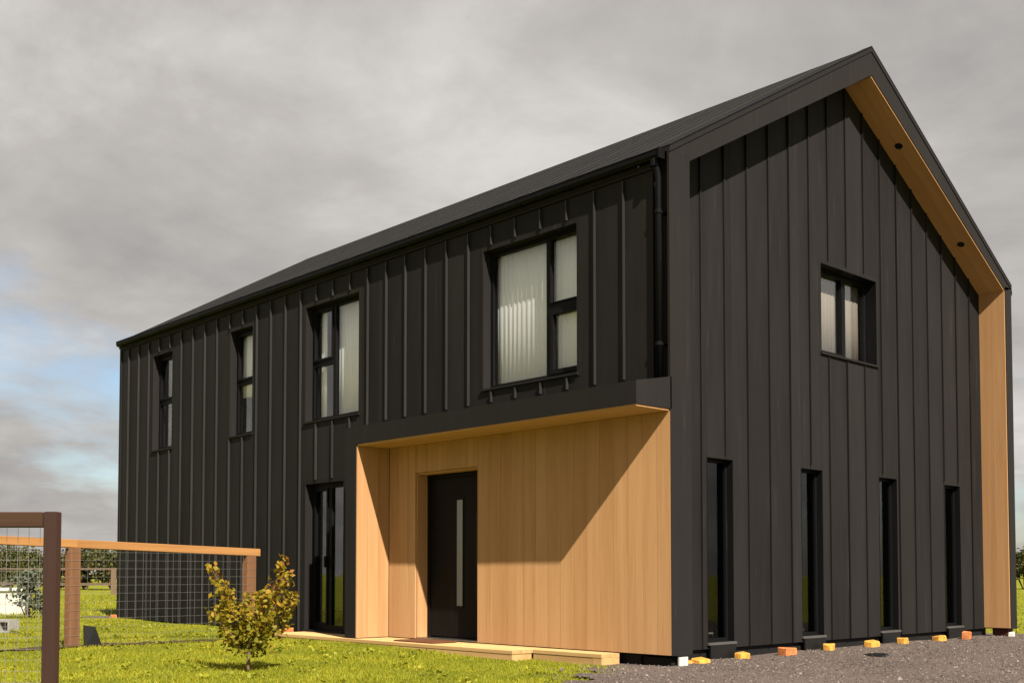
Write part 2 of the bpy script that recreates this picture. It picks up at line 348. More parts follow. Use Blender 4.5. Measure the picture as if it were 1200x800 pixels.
def intervals(lo, hi, cuts):
    res = []; cur = lo
    for a, b in sorted(cuts):
        if a > cur: res.append((cur, min(a, hi)))
        cur = max(cur, b)
        if cur >= hi: break
    if cur < hi: res.append((cur, hi))
    return [r for r in res if r[1]-r[0] > 0.03]
def clad(T, parent, seams, u0, u1, zlo, topf, holes, n_face=0.0, gap=0.004, pad=0.05, rib=0.026, smat='metal'):
    edges = [u0] + [s for s in seams if u0+0.05 < s < u1-0.05] + [u1]
    for a, b in zip(edges[:-1], edges[1:]):
        cuts = sorted({a, b, *[h[i] for h in holes for i in (0, 1) if a+0.01 < h[i] < b-0.01]})
        pieces = []
        for c, d in zip(cuts[:-1], cuts[1:]):
            mid = (c+d)/2
            iv = intervals(zlo, 99, [(h[2], h[3]) for h in holes if h[0] < mid < h[1]])
            for q in iv: pieces.append([c, d, *q])
        merged = []
        for p in pieces:
            for q in merged:
                if abs(q[1]-p[0]) < 1e-6 and q[2:] == p[2:]: q[1] = p[1]; break
            else: merged.append(p)
        for c, d, z0, z1 in merged:
            t = rng.normal(0, 0.0012, 4); ya = n_face
            c2, d2 = c+(gap if c == a else 0), d-(gap if d == b else 0)
            za, zb = (z1, z1) if z1 < 90 else (topf(c2), topf(d2))
            m = MB(T); m.hull8([(c2, ya+t[0], z0), (d2, ya+t[1], z0), (d2, ya+0.02, z0), (c2, ya+0.02, z0), (c2, ya+t[2], za), (d2, ya+t[3], zb), (d2, ya+0.02, zb), (c2, ya+0.02, za)])
            m.build('cladding_panel', 'metal', parent)
    for s in seams:
        if not (u0+0.05 < s < u1-0.05): continue
        for z0, z1 in intervals(zlo, 99, [(h[2]-pad, h[3]+pad) for h in holes if h[0]-0.03 < s < h[1]+0.03]):
            z1 = z1 if z1 < 90 else topf(s)-0.015
            MB(T).box(s-0.006, s+0.006, n_face-rib, n_face+0.01, z0, z1).build('standing_seam', smat, parent)
f_seams = sorted(-0.63-0.4359*k for k in range(30))
g_seams = [1.05+0.4567*k for k in range(-1, 16)]
top_in = lambda u: (7.49-(W_/2-u)*0.552) if u < W_/2 else (7.49-(u-W_/2)*0.5415)
clad(ID, wall_f, f_seams, -L_+0.02, -0.22, 0.0, lambda u: 5.20, F_OPEN+[(PX0-0.02, 0.1, -0.1, PZ-0.01)], rib=0.034, smat='seam')
clad(TG, wall_g, g_seams, 0.371, 8.285, 0.0, lambda u: top_in(u)-0.022, G_OPEN)
# hidden far gable keeps its seams
for k in range(1, 19):
    y = 0.45*k
    if y < W_-0.2: MB().box(-L_-0.014, -L_+0.03, y-0.009, y+0.009, 0, HE-0.2+min(y, W_-y)*SL-0.1).build('standing_seam', 'metal', wall_s)
MB().box(-L_-0.01, -L_+0.06, -0.02, 0.10, 0.0, 5.30).build('corner_trim', 'trim', house)
MB().box(-L_+0.07, -0.20, -0.022, 0.021, 5.205, 5.275).build('eaves_trim', 'trim', house)

# gable frame: posts and raking verge
m = MB()
m.box(-DG-0.02, 0, 0.0, 0.35, 0.0, PZ)                                     # corner post below the canopy
m.box(-DG-0.02, -0.0, 0.12, 0.35, PZ, 5.36); m.box(-0.03, 0.0, 0.0, 0.12, PZ, 5.36)   # niche for the rain pipe
m.box(-DG-0.02, 0, 8.31, W_, 0.0, 5.36)
ex = (lambda p: (0.0, *p), lambda p: (-DG-0.02, *p))
m.prism([(0.0, 5.361), (0.35, 5.361), (0.35, top_in(0.35)), (W_/2, 7.49), (W_/2, HA), (0.0, HE)], *ex)
m.prism([(8.31, 5.361-0.06), (W_, 5.361), (W_, HE), (W_/2, HA), (W_/2, 7.49)], *ex)
gframe = m.build('gable_frame', 'trim', house)
# verge cap strips
for sgn in (0, 1):
    y0, y1 = (0.0, W_/2) if sgn == 0 else (W_, W_/2)
    m = MB(); m.prism([(y0, HE+0.002), (y1, HA+0.002), (y1, HA+0.022), (y0, HE+0.022)], lambda p: (0.012, *p), lambda p: (-0.12, *p)); m.build('verge_cap', 'gutter', gframe)
    m = MB(); m.prism([(y0, HE-0.055), (y1, HA-0.055), (y1, HA+0.0), (y0, HE+0.0)], lambda p: (0.011, *p), lambda p: (0.0005, *p)); m.build('verge_drip', 'trim', gframe)
# timber lining of the recess: right reveal, rake soffits, left reveal
bw = DG/2
for k in range(2):
    xa, xb = -k*bw-0.010, -(k+1)*bw-0.010+0.002 if k == 0 else -DG
    MB().box(xb, xa, 8.288, 8.309, 0.015, top_in(8.3)-0.012).build('lining_board', 'wood_v', gframe)
    for (ya, yb) in ((W_/2+0.006, 8.286),):
        m = MB(); m.prism([(ya, top_in(ya)-0.001), (yb, top_in(yb)-0.001), (yb, top_in(yb)-0.020), (ya, top_in(ya)-0.020)], lambda p: (xa, *p), lambda p: (xb, *p)); m.build('soffit_board', 'wood_rake', gframe)
for y in (5.36, 7.24):
    z = top_in(y)-0.02; nrm = Vector((0, -0.5415, -1)).normalized(); p = Vector((-0.2, y, z))
    MB().tube([p-nrm*0.01, p+nrm*0.006], 0.055, 20).build('downlight', 'black_plastic', gframe)
MB().box(-0.30, -0.06, 8.33, 8.50, -0.20, -0.001).build('post_footing', 'rust', gframe)

# roof
m = MB()
e0 = -0.035
m.prism([(e0, HE-0.004+e0*SL), (W_/2, HA-0.004), (W_/2, HA-0.22), (e0, HE-0.14+e0*SL)], lambda p: (-L_-0.03, *p), lambda p: (-DG-0.021, *p))
m.prism([(W_-e0, HE-0.004+e0*SL), (W_/2, HA-0.004), (W_/2, HA-0.22), (W_-e0, HE-0.14+e0*SL)], lambda p: (-L_-0.03, *p), lambda p: (-DG-0.021, *p))
roof = m.build('roof', 'trim', house)
k = 0; x = -DG-0.03
while x-0.44 > -L_-0.2:
    xb = max(x-0.436, -L_-0.04)
    for s in (0, 1):
        fy = (lambda y: y) if s == 0 else (lambda y: W_-y)
        m = MB(); m.prism([(fy(e0-0.01), HE-0.003+(e0-0.01)*SL), (fy(W_/2-0.01), HA-0.003-0.01*SL), (fy(W_/2-0.01), HA+0.009-0.01*SL), (fy(e0-0.01), HE+0.009+(e0-0.01)*SL)], lambda p: (x-0.004, *p), lambda p: (xb+0.004, *p)); m.build('roof_panel', 'metal', roof)
        m = MB(); m.prism([(fy(e0), HE+0.004+e0*SL), (fy(W_/2-0.05), HA+0.004-0.05*SL), (fy(W_/2-0.05), HA+0.017-0.05*SL), (fy(e0), HE+0.017+e0*SL)], lambda p: (xb+0.008, *p), lambda p: (xb-0.008, *p)); m.build('standing_seam', 'metal', roof)
    x = xb
m = MB(); m.prism([(W_/2-0.11, HA-0.052), (W_/2, HA+0.013), (W_/2+0.11, HA-0.052), (W_/2+0.11, HA-0.075), (W_/2-0.11, HA-0.075)], lambda p: (-L_-0.05, *p), lambda p: (-0.125, *p)); m.build('ridge_cap', 'trim', roof)

# gutters and rain pipe
def gutter(y, sgn):
    prof = [(a*0.75, b) for a, b in [(0.0, 0.0), (0.0, -0.055), (0.028, -0.09), (0.085, -0.09), (0.112, -0.055), (0.112, 0.0), (0.120, 0.0), (0.120, 0.006), (0.104, 0.006), (0.104, -0.05), (0.082, -0.082), (0.030, -0.082), (0.008, -0.05), (0.008, 0.0)]]
    m = MB(); m.prism([(y-sgn*(0.036+a), 5.362+b) for a, b in prof], lambda p: (-L_+0.03, *p), lambda p: (-0.035, *p))
    g = m.build('gutter', 'gutter', house)
    for k in range(17):
        xx = -0.6-k*0.8
        m = MB(); m.prism([(y-sgn*(0.034+a*0.76), 5.362+b) for a, b in [(0, -0.03), (0, -0.062), (0.024, -0.097), (0.089, -0.097), (0.117, -0.06), (0.117, -0.02), (0.1125, -0.02), (0.1125, -0.055), (0.086, -0.0905), (0.027, -0.0905), (0.0005, -0.055), (0.0005, -0.03)]], lambda p: (xx-0.012, *p), lambda p: (xx+0.012, *p)); m.build('gutter_bracket', 'gutter', g)
    return g
gut = gutter(0.0, 1); gutter(W_, -1)
MB().box(-0.048, -0.034, -0.130, -0.03, 5.262, 5.375).build('gutter_end', 'gutter', gut)
pipe = MB().tube([(-0.135, -0.078, 5.29), (-0.135, -0.078, 5.24), (-0.125, -0.045, 5.15), (-0.125, -0.030, 5.08), (-0.125, -0.030, 2.90)], 0.034, 14).build('rain_pipe', 'gutter', house, smooth=False)
for p in pipe.data.polygons: p.use_smooth = len(p.vertices) == 4
for z in (4.72, 3.30):
    MB().tube([(-0.125, -0.030, z-0.02), (-0.125, -0.030, z+0.02)], 0.042, 14).box(-0.145, -0.105, -0.0, 0.118, z-0.012, z+0.012).build('pipe_bracket', 'gutter', pipe)
MB().tube([(-0.135, -0.078, 5.20), (-0.135, -0.078, 5.275)], 0.046, 14).build('pipe_socket', 'gutter', pipe)

# canopy and timber porch
CP, CZ0, CZ1 = 0.55, 2.575, 2.835
m = MB()
m.prism([(-CP, CZ0+0.02), (-CP, CZ1), (0.021, PZ), (0.021, CZ0+0.02)], lambda p: (PX0, *p), lambda p: (0.0, *p))
m.box(PX0, PX0+0.235, -CP, 0.0215, 0.0, CZ0+0.02)
canopy = m.build('canopy', 'trim', house)
nb = 3
for k in range(nb):
    ya, yb = -CP+0.012+k*(CP-0.02)/nb, -CP+0.012+(k+1)*(CP-0.02)/nb-0.004
    MB().box(PX0+0.255, -0.012, ya, yb, CZ0, CZ0+0.0198).build('soffit_board', 'wood_x', canopy)
    MB().box(PX0+0.2355, PX0+0.2555, ya, yb, 0.004, CZ0-0.001).build('lining_board', 'wood_v', canopy)
pw = MB().box(PX0+0.24, DOOR[0]-0.001, 0.0215, 0.03, 0.0, PZ-0.02).box(DOOR[1]+0.001, -0.425, 0.0215, 0.03, 0.0, PZ-0.02).box(DOOR[0]-0.001, DOOR[1]+0.001, 0.0215, 0.03, DOOR[3]+0.001, PZ-0.02).build('porch_wall', 'plinth', house)
xb = PX0+0.257; bwid = 0.2055
while xb < -0.02:
    xe = min(xb+bwid, -0.004); t = rng.normal(0, 0.0012)
    spans = [(xb, xe, 0.0)]
    if xe > DOOR[0] and xb < DOOR[1]:
        spans = []
        if xb < DOOR[0]-0.01: spans.append((xb, DOOR[0], 0.0))
        if xe > DOOR[1]+0.01: spans.append((DOOR[1], xe, 0.0))
        spans.append((max(xb, DOOR[0]), min(xe, DOOR[1]), DOOR[3]))
    for a, b, z0 in spans:
        fr = 0.0 + t - (0.006 if xe > -0.43 else 0.0)
        MB().box(a+0.0015, b-0.0015, -0.004+t, 0.021 if xe < -0.43 else -0.0006, z0+0.004, CZ0-0.001).build('cladding_board', 'wood_v', pw)
    xb = xe
# door
d0, d1, dz0, dz1 = DOOR; DN = 0.19
door = MB().box(d0+0.02, d0+0.075, DN, DN+0.08, 0.02, dz1-0.02).box(d1-0.075, d1-0.02, DN, DN+0.08, 0.02, dz1-0.02).box(d0+0.076, d1-0.076, DN, DN+0.08, dz1-0.075, dz1-0.02).build('door', 'door', house)
leaf = MB().box(d0+0.078, d1-0.078, DN+0.012, DN+0.07, 0.035, dz1-0.078).build('door_leaf', 'door', door, bevel=0.003)
gx0, gx1 = -3.715, -3.60
MB().box(gx0-0.02, gx0, DN+0.004, DN+0.0118, 0.42, 1.84).box(gx1, gx1+0.02, DN+0.004, DN+0.0118, 0.42, 1.84).box(gx0, gx1, DN+0.004, DN+0.0118, 1.82, 1.84).box(gx0, gx1, DN+0.004, DN+0.0118, 0.42, 0.44).build('glazing_bead', 'door', leaf)
if True:
    MB().box(gx0+0.001, gx1-0.001, DN+0.006, DN+0.0116, 0.441, 1.819).build('glass_pane', 'frost', leaf)
MB().tube([(d1-0.17, DN-0.05, 0.55), (d1-0.17, DN-0.05, 1.65)], 0.014, 10).box(d1-0.176, d1-0.164, DN-0.05, DN+0.012, 0.70, 0.715).box(d1-0.176, d1-0.164, DN-0.05, DN+0.012, 1.48, 1.495).build('pull_handle', 'black_plastic', leaf)
MB().box(d0+0.02, d1-0.02, 0.02, DN+0.09, 0.001, 0.019).build('threshold', 'steel', door)
MB().box(d0, d0+0.0195, 0.0225, DN+0.07, 0.003, dz1).build('reveal_board', 'wood_v', door)
MB().box(d1-0.0195, d1, 0.0225, DN+0.07, 0.003, dz1).build('reveal_board', 'wood_v', door)
MB().box(d0+0.0197, d1-0.0197, 0.0225, DN+0.07, dz1-0.0195, dz1).build('reveal_board', 'wood_x', door)

# windows
def window(T, op, depth, mull=(), trans=(), fw=0.052, trim=True, sill='trim', sillout=0.03, rmat='trim'):
    u0, u1, z0, z1 = op
    rv = 0.006
    w = MB(T).box(u0, u0+rv, -0.005, depth+0.07, z0, z1).box(u1-rv, u1, -0.005, depth+0.07, z0, z1).box(u0+rv, u1-rv, -0.005, depth+0.07, z1-rv, z1).box(u0+rv, u1-rv, 0.03, depth+0.07, z0, z0+rv).build('window', rmat, house)
    if trim:
        t = 0.045
        MB(T).box(u0-t, u0-0.0005, -0.004, 0.0, z0-t, z1+t).box(u1+0.0005, u1+t, -0.004, 0.0, z0-t, z1+t).box(u0, u1, -0.004, 0.0, z1+0.0005, z1+t).box(u0, u1, -0.004, 0.0, z0-t, z0-0.0005).build('flashing', 'metal', w)
    MB(T).hull8([(u0-0.02, -sillout, z0-0.028), (u1+0.02, -sillout, z0-0.028), (u1+0.02, 0.0, z0-0.028), (u0-0.02, 0.0, z0-0.028), (u0-0.02, -sillout, z0-0.004), (u1+0.02, -sillout, z0-0.004), (u1+0.02, 0.0, z0-0.001), (u0-0.02, 0.0, z0-0.001)]).build('sill', sill, w)
    a0, a1, b0, b1 = u0+rv, u1-rv, z0+rv, z1-rv
    n0, n1 = depth, depth+0.065
    f = MB(T).box(a0, a0+fw, n0, n1, b0, b1).box(a1-fw, a1, n0, n1, b0, b1).box(a0+fw, a1-fw, n0, n1, b1-fw, b1).box(a0+fw, a1-fw, n0, n1, b0, b0+fw)
    for (u, zz0, zz1, hw) in mull: f.box(u-hw, u+hw, n0+0.002, n1-0.002, max(zz0, b0+fw), min(zz1, b1-fw))
    for (z, uu0, uu1, hw) in trans: f.box(max(uu0, a0+fw), min(uu1, a1-fw), n0+0.004, n1-0.004, z-hw, z+hw)
    f.build('frame', 'frame', w)
    return w, (a0+fw, a1-fw, b0+fw, b1-fw, n0+0.03)
def pane(T, w, u0, u1, z0, z1, n, mat='glass'): MB(T).box(u0, u1, n, n+0.006, z0, z1).build('pane', mat, w)
def sash(T, w, u0, u1, z0, z1, n, s=0.028):
    MB(T).box(u0, u0+s, n-0.045, n+0.02, z0, z1).box(u1-s, u1, n-0.045, n+0.02, z0, z1).box(u0+s, u1-s, n-0.045, n+0.02, z1-s, z1).box(u0+s, u1-s, n-0.045, n+0.02, z0, z0+s).build('sash', 'frame', w)
def curtain(T, u0, u1, z0, z1, n, label, group=None, amp=0.006, wl=0.085, mat='curtain'):
    nu = max(8, int((u1-u0)/0.012)); us = np.linspace(u0, u1, nu); ph = rng.uniform(0, 6)
    v = []; f = []
    for j, z in enumerate((z0, (z0+z1)/2, z1)):
        s = 1.0-0.25*j/2
        for u in us:
            v.append(T(u, n+s*amp*(math.sin(2*math.pi*u/wl+ph+0.8*math.sin(u*7))+0.35*math.sin(2*math.pi*u/(wl*0.43)+1)), z))
    for j in range(2):
        for i in range(nu-1): f.append((j*nu+i, j*nu+i+1, (j+1)*nu+i+1, (j+1)*nu+i))
    me = bpy.data.meshes.new('curtain'); me.from_pydata(v, [], f); me.materials.append(M[mat]); me.polygons.foreach_set('use_smooth', [True]*len(f))
    o = bpy.data.objects.new('curtain', me); C.objects.link(o); so_ = o.modifiers.new('thick', 'SOLIDIFY'); so_.thickness = 0.004
    return tag(o, label, 'curtain', group)
DEP = 0.12
# large upper window over the porch
op = F_OPEN[0]; um = op[0]+1.04; zt = 4.02
w, (a0, a1, b0, b1, n) = window(ID, op, DEP, [(um, op[2], op[3], 0.035)], [(zt, um+0.03, op[1], 0.045)])
pane(ID, w, a0, um-0.035, b0, b1, n); pane(ID, w, um+0.035, a1, b0, zt-0.045, n); pane(ID, w, um+0.035, a1, zt+0.045, b1, n)
sash(ID, w, um+0.036, a1-0.001, zt+0.046, b1-0.001, n, 0.012); sash(ID, w, um+0.036, a1-0.001, b0+0.001, zt-0.046, n, 0.05)
curtain(ID, op[0]+0.02, op[1]-0.02, op[2]-0.05, op[3]+0.02, 0.225, 'sheer white pleated curtain filling the large upper window above the porch')
# second upper window
op = F_OPEN[1]; um = op[0]+0.60; zt = 4.03
w, (a0, a1, b0, b1, n) = window(ID, op, DEP, [(um, op[2], op[3], 0.035)], [(zt, op[0], um-0.03, 0.04)])
pane(ID, w, um+0.035, a1, b0, b1, n); pane(ID, w, a0, um-0.035, b0, zt-0.04, n); pane(ID, w, a0, um-0.035, zt+0.04, b1, n)
sash(ID, w, a0+0.001, um-0.036, zt+0.041, b1-0.001, n)
curtain(ID, op[0]+0.44, op[1]-0.02, op[2]-0.05, op[3]+0.02, 0.225, 'pale curtain behind the wide pane of the upper window left of the porch')
curtain(ID, op[0]+0.10, op[0]+0.24, op[2]-0.05, op[3]+0.02, 0.225, 'narrow gathered curtain behind the split panes of the upper window left of the porch')
for i in (2, 3):
    op = F_OPEN[i]; zt = 4.03
    w, (a0, a1, b0, b1, n) = window(ID, op, DEP, [], [(zt, op[0], op[1], 0.04)])
    pane(ID, w, a0, a1, b0, zt-0.04, n); pane(ID, w, a0, a1, zt+0.04, b1, n)
    sash(ID, w, a0+0.001, a1-0.001, zt+0.041, b1-0.001, n, 0.03)
curtain(ID, F_OPEN[2][0]+0.02, F_OPEN[2][1]-0.02, 3.80, 4.89, 0.225, 'short white blind behind the narrow upper window nearer the porch')
curtain(ID, F_OPEN[3][0]+0.40, F_OPEN[3][1]-0.02, 3.17, 4.88, 0.225, 'half drawn curtain in the narrow upper window farthest from the porch')
# tall glazed door-height window
op = F_OPEN[4]; um = (op[0]+op[1])/2-0.02
w, (a0, a1, b0, b1, n) = window(ID, op, DEP, [(um, op[2], op[3], 0.045)], [], fw=0.07)
pane(ID, w, a0, um-0.045, b0, b1, n); pane(ID, w, um+0.045, a1, b0, b1, n)
sash(ID, w, a0+0.001, um-0.046, b0+0.001, b1-0.001, n, 0.035)
MB().box(um-0.075, um-0.055, DEP-0.06, DEP-0.01, 0.95, 1.12).build('handle', 'black_plastic', w)
# gable window
op = G_OPEN[0]; um = op[0]+0.84
w, (a0, a1, b0, b1, n) = window(TG, op, 0.16, [(um, op[2], op[3], 0.045)], [], fw=0.045, rmat='frame')
pane(TG, w, a0, um-0.04, b0, b1, n); pane(TG, w, um+0.04, a1, b0, b1, n)
sash(TG, w, a0+0.001, um-0.041, b0+0.001, b1-0.001, n, 0.03)
curtain(TG, op[0]+0.02, op[1]-0.02, op[2]-0.05, op[3]+0.02, 0.262, 'pale curtain behind the small upper window in the gable wall', amp=0.005, mat='dim_curtain')
for i, op in enumerate(G_NARROW):
    w, (a0, a1, b0, b1, n) = window(TG, op, 0.08, [], [], fw=0.035, trim=False, sill='sill', sillout=0.03, rmat='frame')
    pane(TG, w, a0, a1, b0, b1, n, 'dark_glass')
    MB(TG).box(op[0]+0.01, op[1]-0.01, -0.035, -0.012, -0.16, op[2]-0.03).build('sill_support', 'black_plastic', w)
curtain(TG, G_NARROW[0][0]+0.19, G_NARROW[0][0]+0.27, 0.1, 2.18, 0.30, 'slim hanging curtain edge in the tall slot window beside the corner post', amp=0.012, wl=0.05)

# ------------------------------------------------------------------ deck, step, mat
deck = tag(empty('porch_deck', (-4.3, -0.3, -0.1)), 'low pale timber deck and step along the foot of the porch', 'deck')
DY = 0.62
def dk(mb, name, mat='deck'):
    o = mb.build(name, mat); o.parent = deck; o.matrix_parent_inverse = Matrix.Translation(deck.location).inverted(); return o
for k in range(4):
    ya = -DY+k*0.152; e = rng.uniform(-0.008, 0.008)
    dk(MB().box(-7.0+e, -1.78+e, ya, ya+0.146, -0.045, -0.006+rng.normal(0, 0.0008)), 'deck_board')
dk(MB().box(-5.55, -1.79, -DY+0.004, -DY+0.028, -0.115, -0.046), 'fascia_board')
dk(MB().box(-7.0, -5.56, -DY+0.004, -DY+0.028, -0.10, -0.046), 'fascia_board', 'old_wood')
for k in range(5): dk(MB().box(-6.6+k*1.15, -6.55+k*1.15, -DY+0.03, -0.03, -0.3, -0.0465), 'bearer', 'old_wood')
dk(MB().box(-1.815, -1.791, -DY+0.03, -0.31, -0.165, -0.046), 'fascia_board')
for k in range(2):
    dk(MB().box(-1.775, -0.72, -0.30+k*0.147, -0.30+k*0.147+0.142, -0.045, -0.0065), 'deck_board')
dk(MB().box(-1.775, -0.86, -0.295, -0.272, -0.165, -0.046), 'fascia_board')
dk(MB().box(-0.855, -0.722, -0.297, -0.01, -0.165, -0.046), 'step_block')
tag(MB().box(-4.15, -3.35, -0.50, -0.10, -0.003, 0.012).build('door_mat', 'mat', bevel=0.004), 'thin brown doormat on the deck in front of the entrance door', 'doormat')

# ------------------------------------------------------------------ mesh fence beside the house
FX = -6.02
fz = lambda y: 1.195 - (y+1.45)*0.03
fence = tag(empty('paddock_fence', (FX, -1.5, 0)), 'orange timber rail fence with galvanised wire mesh beside the house', 'fence')
def ch(mb, name, mat, par, **k):
    o = mb.build(name, mat, **k); o.parent = par; o.matrix_parent_inverse = (Matrix.Translation(par.location) @ Matrix.Rotation(par.rotation_euler.z, 4, 'Z')).inverted(); return o
for (ya, yb) in ((-3.86, -1.38), (-7.0, -3.865)):
    m = MB(); m.hull8([(FX-0.055, ya, fz(ya)-0.10), (FX+0.055, ya, fz(ya)-0.10), (FX+0.055, yb, fz(yb)-0.10), (FX-0.055, yb, fz(yb)-0.10), (FX-0.055, ya, fz(ya)), (FX+0.055, ya, fz(ya)), (FX+0.055, yb, fz(yb)), (FX-0.055, yb, fz(yb))])
    ch(m, 'top_rail', 'rail', fence, bevel=0.006)
for y in (-1.52, -3.90, -6.3):
    g = float(gz(FX, y)); ch(MB().box(FX-0.07, FX+0.07, y-0.07, y+0.07, g-0.3, fz(y)-0.102), 'post', 'post', fence, bevel=0.008)
m = MB(); y = -6.95
while y < -1.50:
    x = FX+0.076; m.box(x-0.0008, x+0.0008, y-0.0008, y+0.0008, -0.04, fz(y)-0.105); y += 0.1
for k in range(12):
    x = FX+0.080; z = 0.02+k*0.1
    m.box(x-0.0008, x+0.0008, -6.95, -1.48, z-0.0008, z+0.0008)
ch(m, 'wire_mesh', 'wire', fence)
tag(sheet('soil_strip', np.arange(-6.30, -5.79, 0.05), np.arange(-7.2, -1.3, 0.1), lambda x, y: gz(x, y)+0.014+0.006*np.sin(y*9+x*17), 'soil', lambda x, y: abs(x+6.03-0.04*math.sin(y*4)) < 0.17+0.04*math.sin(y*7)), kind='structure')
# dark piece leaning at the foot of the post
m = MB(); m.hull8([(-5.93, -3.78, -0.06), (-5.90, -3.56, -0.06), (-5.92, -3.56, -0.06), (-5.95, -3.78, -0.06), (-5.94, -3.79, 0.24), (-5.91, -3.66, 0.22), (-5.93, -3.66, 0.22), (-5.96, -3.79, 0.24)])
tag(m.build('leaning_piece', 'black_plastic'), 'dark piece leaning at the foot of the thick fence post', 'piece')

# ------------------------------------------------------------------ gate
ga = 0.8202
gate = tag(empty('garden_gate', (2.362, -7.305, 0), ga), 'dark red brown timber gate frame filled with wire mesh, standing ajar', 'gate')
GT = 1.135
def gp(mb, name, mat, **k):
    o = mb.build(name, mat, **k); o.parent = gate; return o
gp(MB().box(-0.029, 0.029, -0.030, 0.030, -0.02, GT), 'stile', 'gate', bevel=0.004)
gp(MB().box(-1.25, -1.18, -0.035, 0.035, -0.02, GT-0.01), 'stile', 'gate', bevel=0.004)
gp(MB().box(-1.179, -0.035, -0.033, 0.033, GT-0.070, GT-0.002), 'rail', 'gate_rail', bevel=0.004)
gp(MB().box(-1.179, -0.035, -0.033, 0.033, 0.03, 0.10), 'rail', 'gate_rail', bevel=0.004)
m = MB(); x = -1.17
while x < -0.036: m.box(x-0.0006, x+0.0006, 0.0355, 0.0367, 0.05, GT-0.03); x += 0.05
for k in range(22): m.box(-1.2, -0.02, 0.0370, 0.0382, 0.07+k*0.05-0.0006, 0.07+k*0.05+0.0006)
gp(m, 'wire_mesh', 'wire')

# ------------------------------------------------------------------ bits lying along the gable wall
def brick(x, y, sx, sy, sz, rz, mat, name, label, cat, group=None, holes=False):
    z = float(gz(x, y))+0.004
    m = MB().box(-sx/2, sx/2, -sy/2, sy/2, 0, sz)
    m.v = [(a+rng.normal(0, 0.007), b+rng.normal(0, 0.009), c+(rng.normal(0, 0.009) if c > 0.01 else -0.02)) for a, b, c in m.v]
    o = m.build(name, mat, bevel=0.011); o.location = (x, y, z); o.rotation_euler = (0, 0, rz); return tag(o, label, cat, group)
Yl = 'yellow block '
brick(-0.10, 0.62, 0.12, 0.22, 0.07, 0.15, 'yellow', 'spacer_block', Yl+'next to the two white pipe offcuts', 'block', 'yellow blocks along the gable wall')
brick(-0.16, 0.50, 0.10, 0.12, 0.045, 0.6, 'yellow', 'spacer_block', 'flat yellow fragment lying against the block beside the white pipe offcuts', 'block', 'yellow blocks along the gable wall')
brick(-0.27, 1.62, 0.11, 0.17, 0.085, -0.1, 'yellow', 'spacer_block', Yl+'at the far foot of the slot window beside the corner post', 'block', 'yellow blocks along the gable wall')
brick(-0.20, 2.46, 0.12, 0.27, 0.10, 0.05, 'orange', 'brick', 'large orange brick lying against the gable wall between the first two slot windows', 'brick')
brick(-0.26, 3.47, 0.11, 0.15, 0.095, 0.2, 'yellow', 'spacer_block', Yl+'at the foot of the second slot window from the porch', 'block', 'yellow blocks along the gable wall')
brick(-0.24, 4.52, 0.11, 0.23, 0.095, 0.0, 'yellow', 'spacer_block', Yl+'on the porch side of the third slot window from the porch', 'block', 'yellow blocks along the gable wall')
brick(-0.20, 5.28, 0.11, 0.18, 0.105, 0.1, 'yellow', 'spacer_block', Yl+'between the third and fourth slot windows from the porch', 'block', 'yellow blocks along the gable wall')
brick(-0.24, 6.43, 0.11, 0.23, 0.085, 0.0, 'yellow', 'spacer_block', Yl+'nearest the orange brick by the fourth slot window', 'block', 'yellow blocks along the gable wall')
brick(-0.14, 7.10, 0.12, 0.22, 0.12, 0.3, 'orange', 'brick', 'orange brick at the foot of the slot window nearest the timber reveal', 'brick')
brick(-0.05, 8.42, 0.10, 0.16, 0.09, 0.4, 'white_pvc', 'stone_block', 'pale broken block at the foot of the timber lined post', 'block')
for k, (x, y) in enumerate(((-0.02, 0.17), (-0.02, 0.245))):
    z = float(gz(x, y)); o = MB().tube([(0, 0, 0), (0, 0, 0.115)], 0.032, 14, False).tube([(0, 0, 0.0), (0, 0, 0.115)], 0.027, 14, False).build('pipe_offcut', 'white_pvc'); o.location = (x, y, z)
    tag(o, 'short white upright pipe stub on the gravel at the house corner', 'pipe', 'white pipe stubs at the house corner')
brick(-7.10, -0.28, 0.12, 0.22, 0.10, 0.2, 'orange', 'brick', 'orange brick on the grass at the end of the deck', 'brick')
brick(-13.55, -0.12, 0.06, 0.09, 0.06, 0.4, 'orange', 'brick', 'orange brick at the distant foot of the long front wall', 'brick')
def blotch(x, y, sx, sy, rz, label, name='dark_blotch'):
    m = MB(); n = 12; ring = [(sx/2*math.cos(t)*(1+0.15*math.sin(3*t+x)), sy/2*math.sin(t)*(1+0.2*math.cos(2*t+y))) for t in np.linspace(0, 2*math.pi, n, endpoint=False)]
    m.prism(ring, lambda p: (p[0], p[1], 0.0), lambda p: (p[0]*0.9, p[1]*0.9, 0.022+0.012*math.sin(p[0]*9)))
    o = m.build(name, 'black_plastic'); o.location = (x, y, float(gz(x, y))+0.012); o.rotation_euler = (0, 0, rz); return tag(o, label, 'blotch')
blotch(0.62, 3.05, 0.30, 0.42, 0.8, 'flat dark spot on the gravel in front of the slot windows')  # plain dark spot on the gravel, drawn as a thin black shape
blotch(2.05, 4.05, 0.5, 0.55, 0.4, 'larger flat black scrap standing in for a shadow on the open gravel away from the wall')  # black sheet laid in place of a shadow thrown from out of view

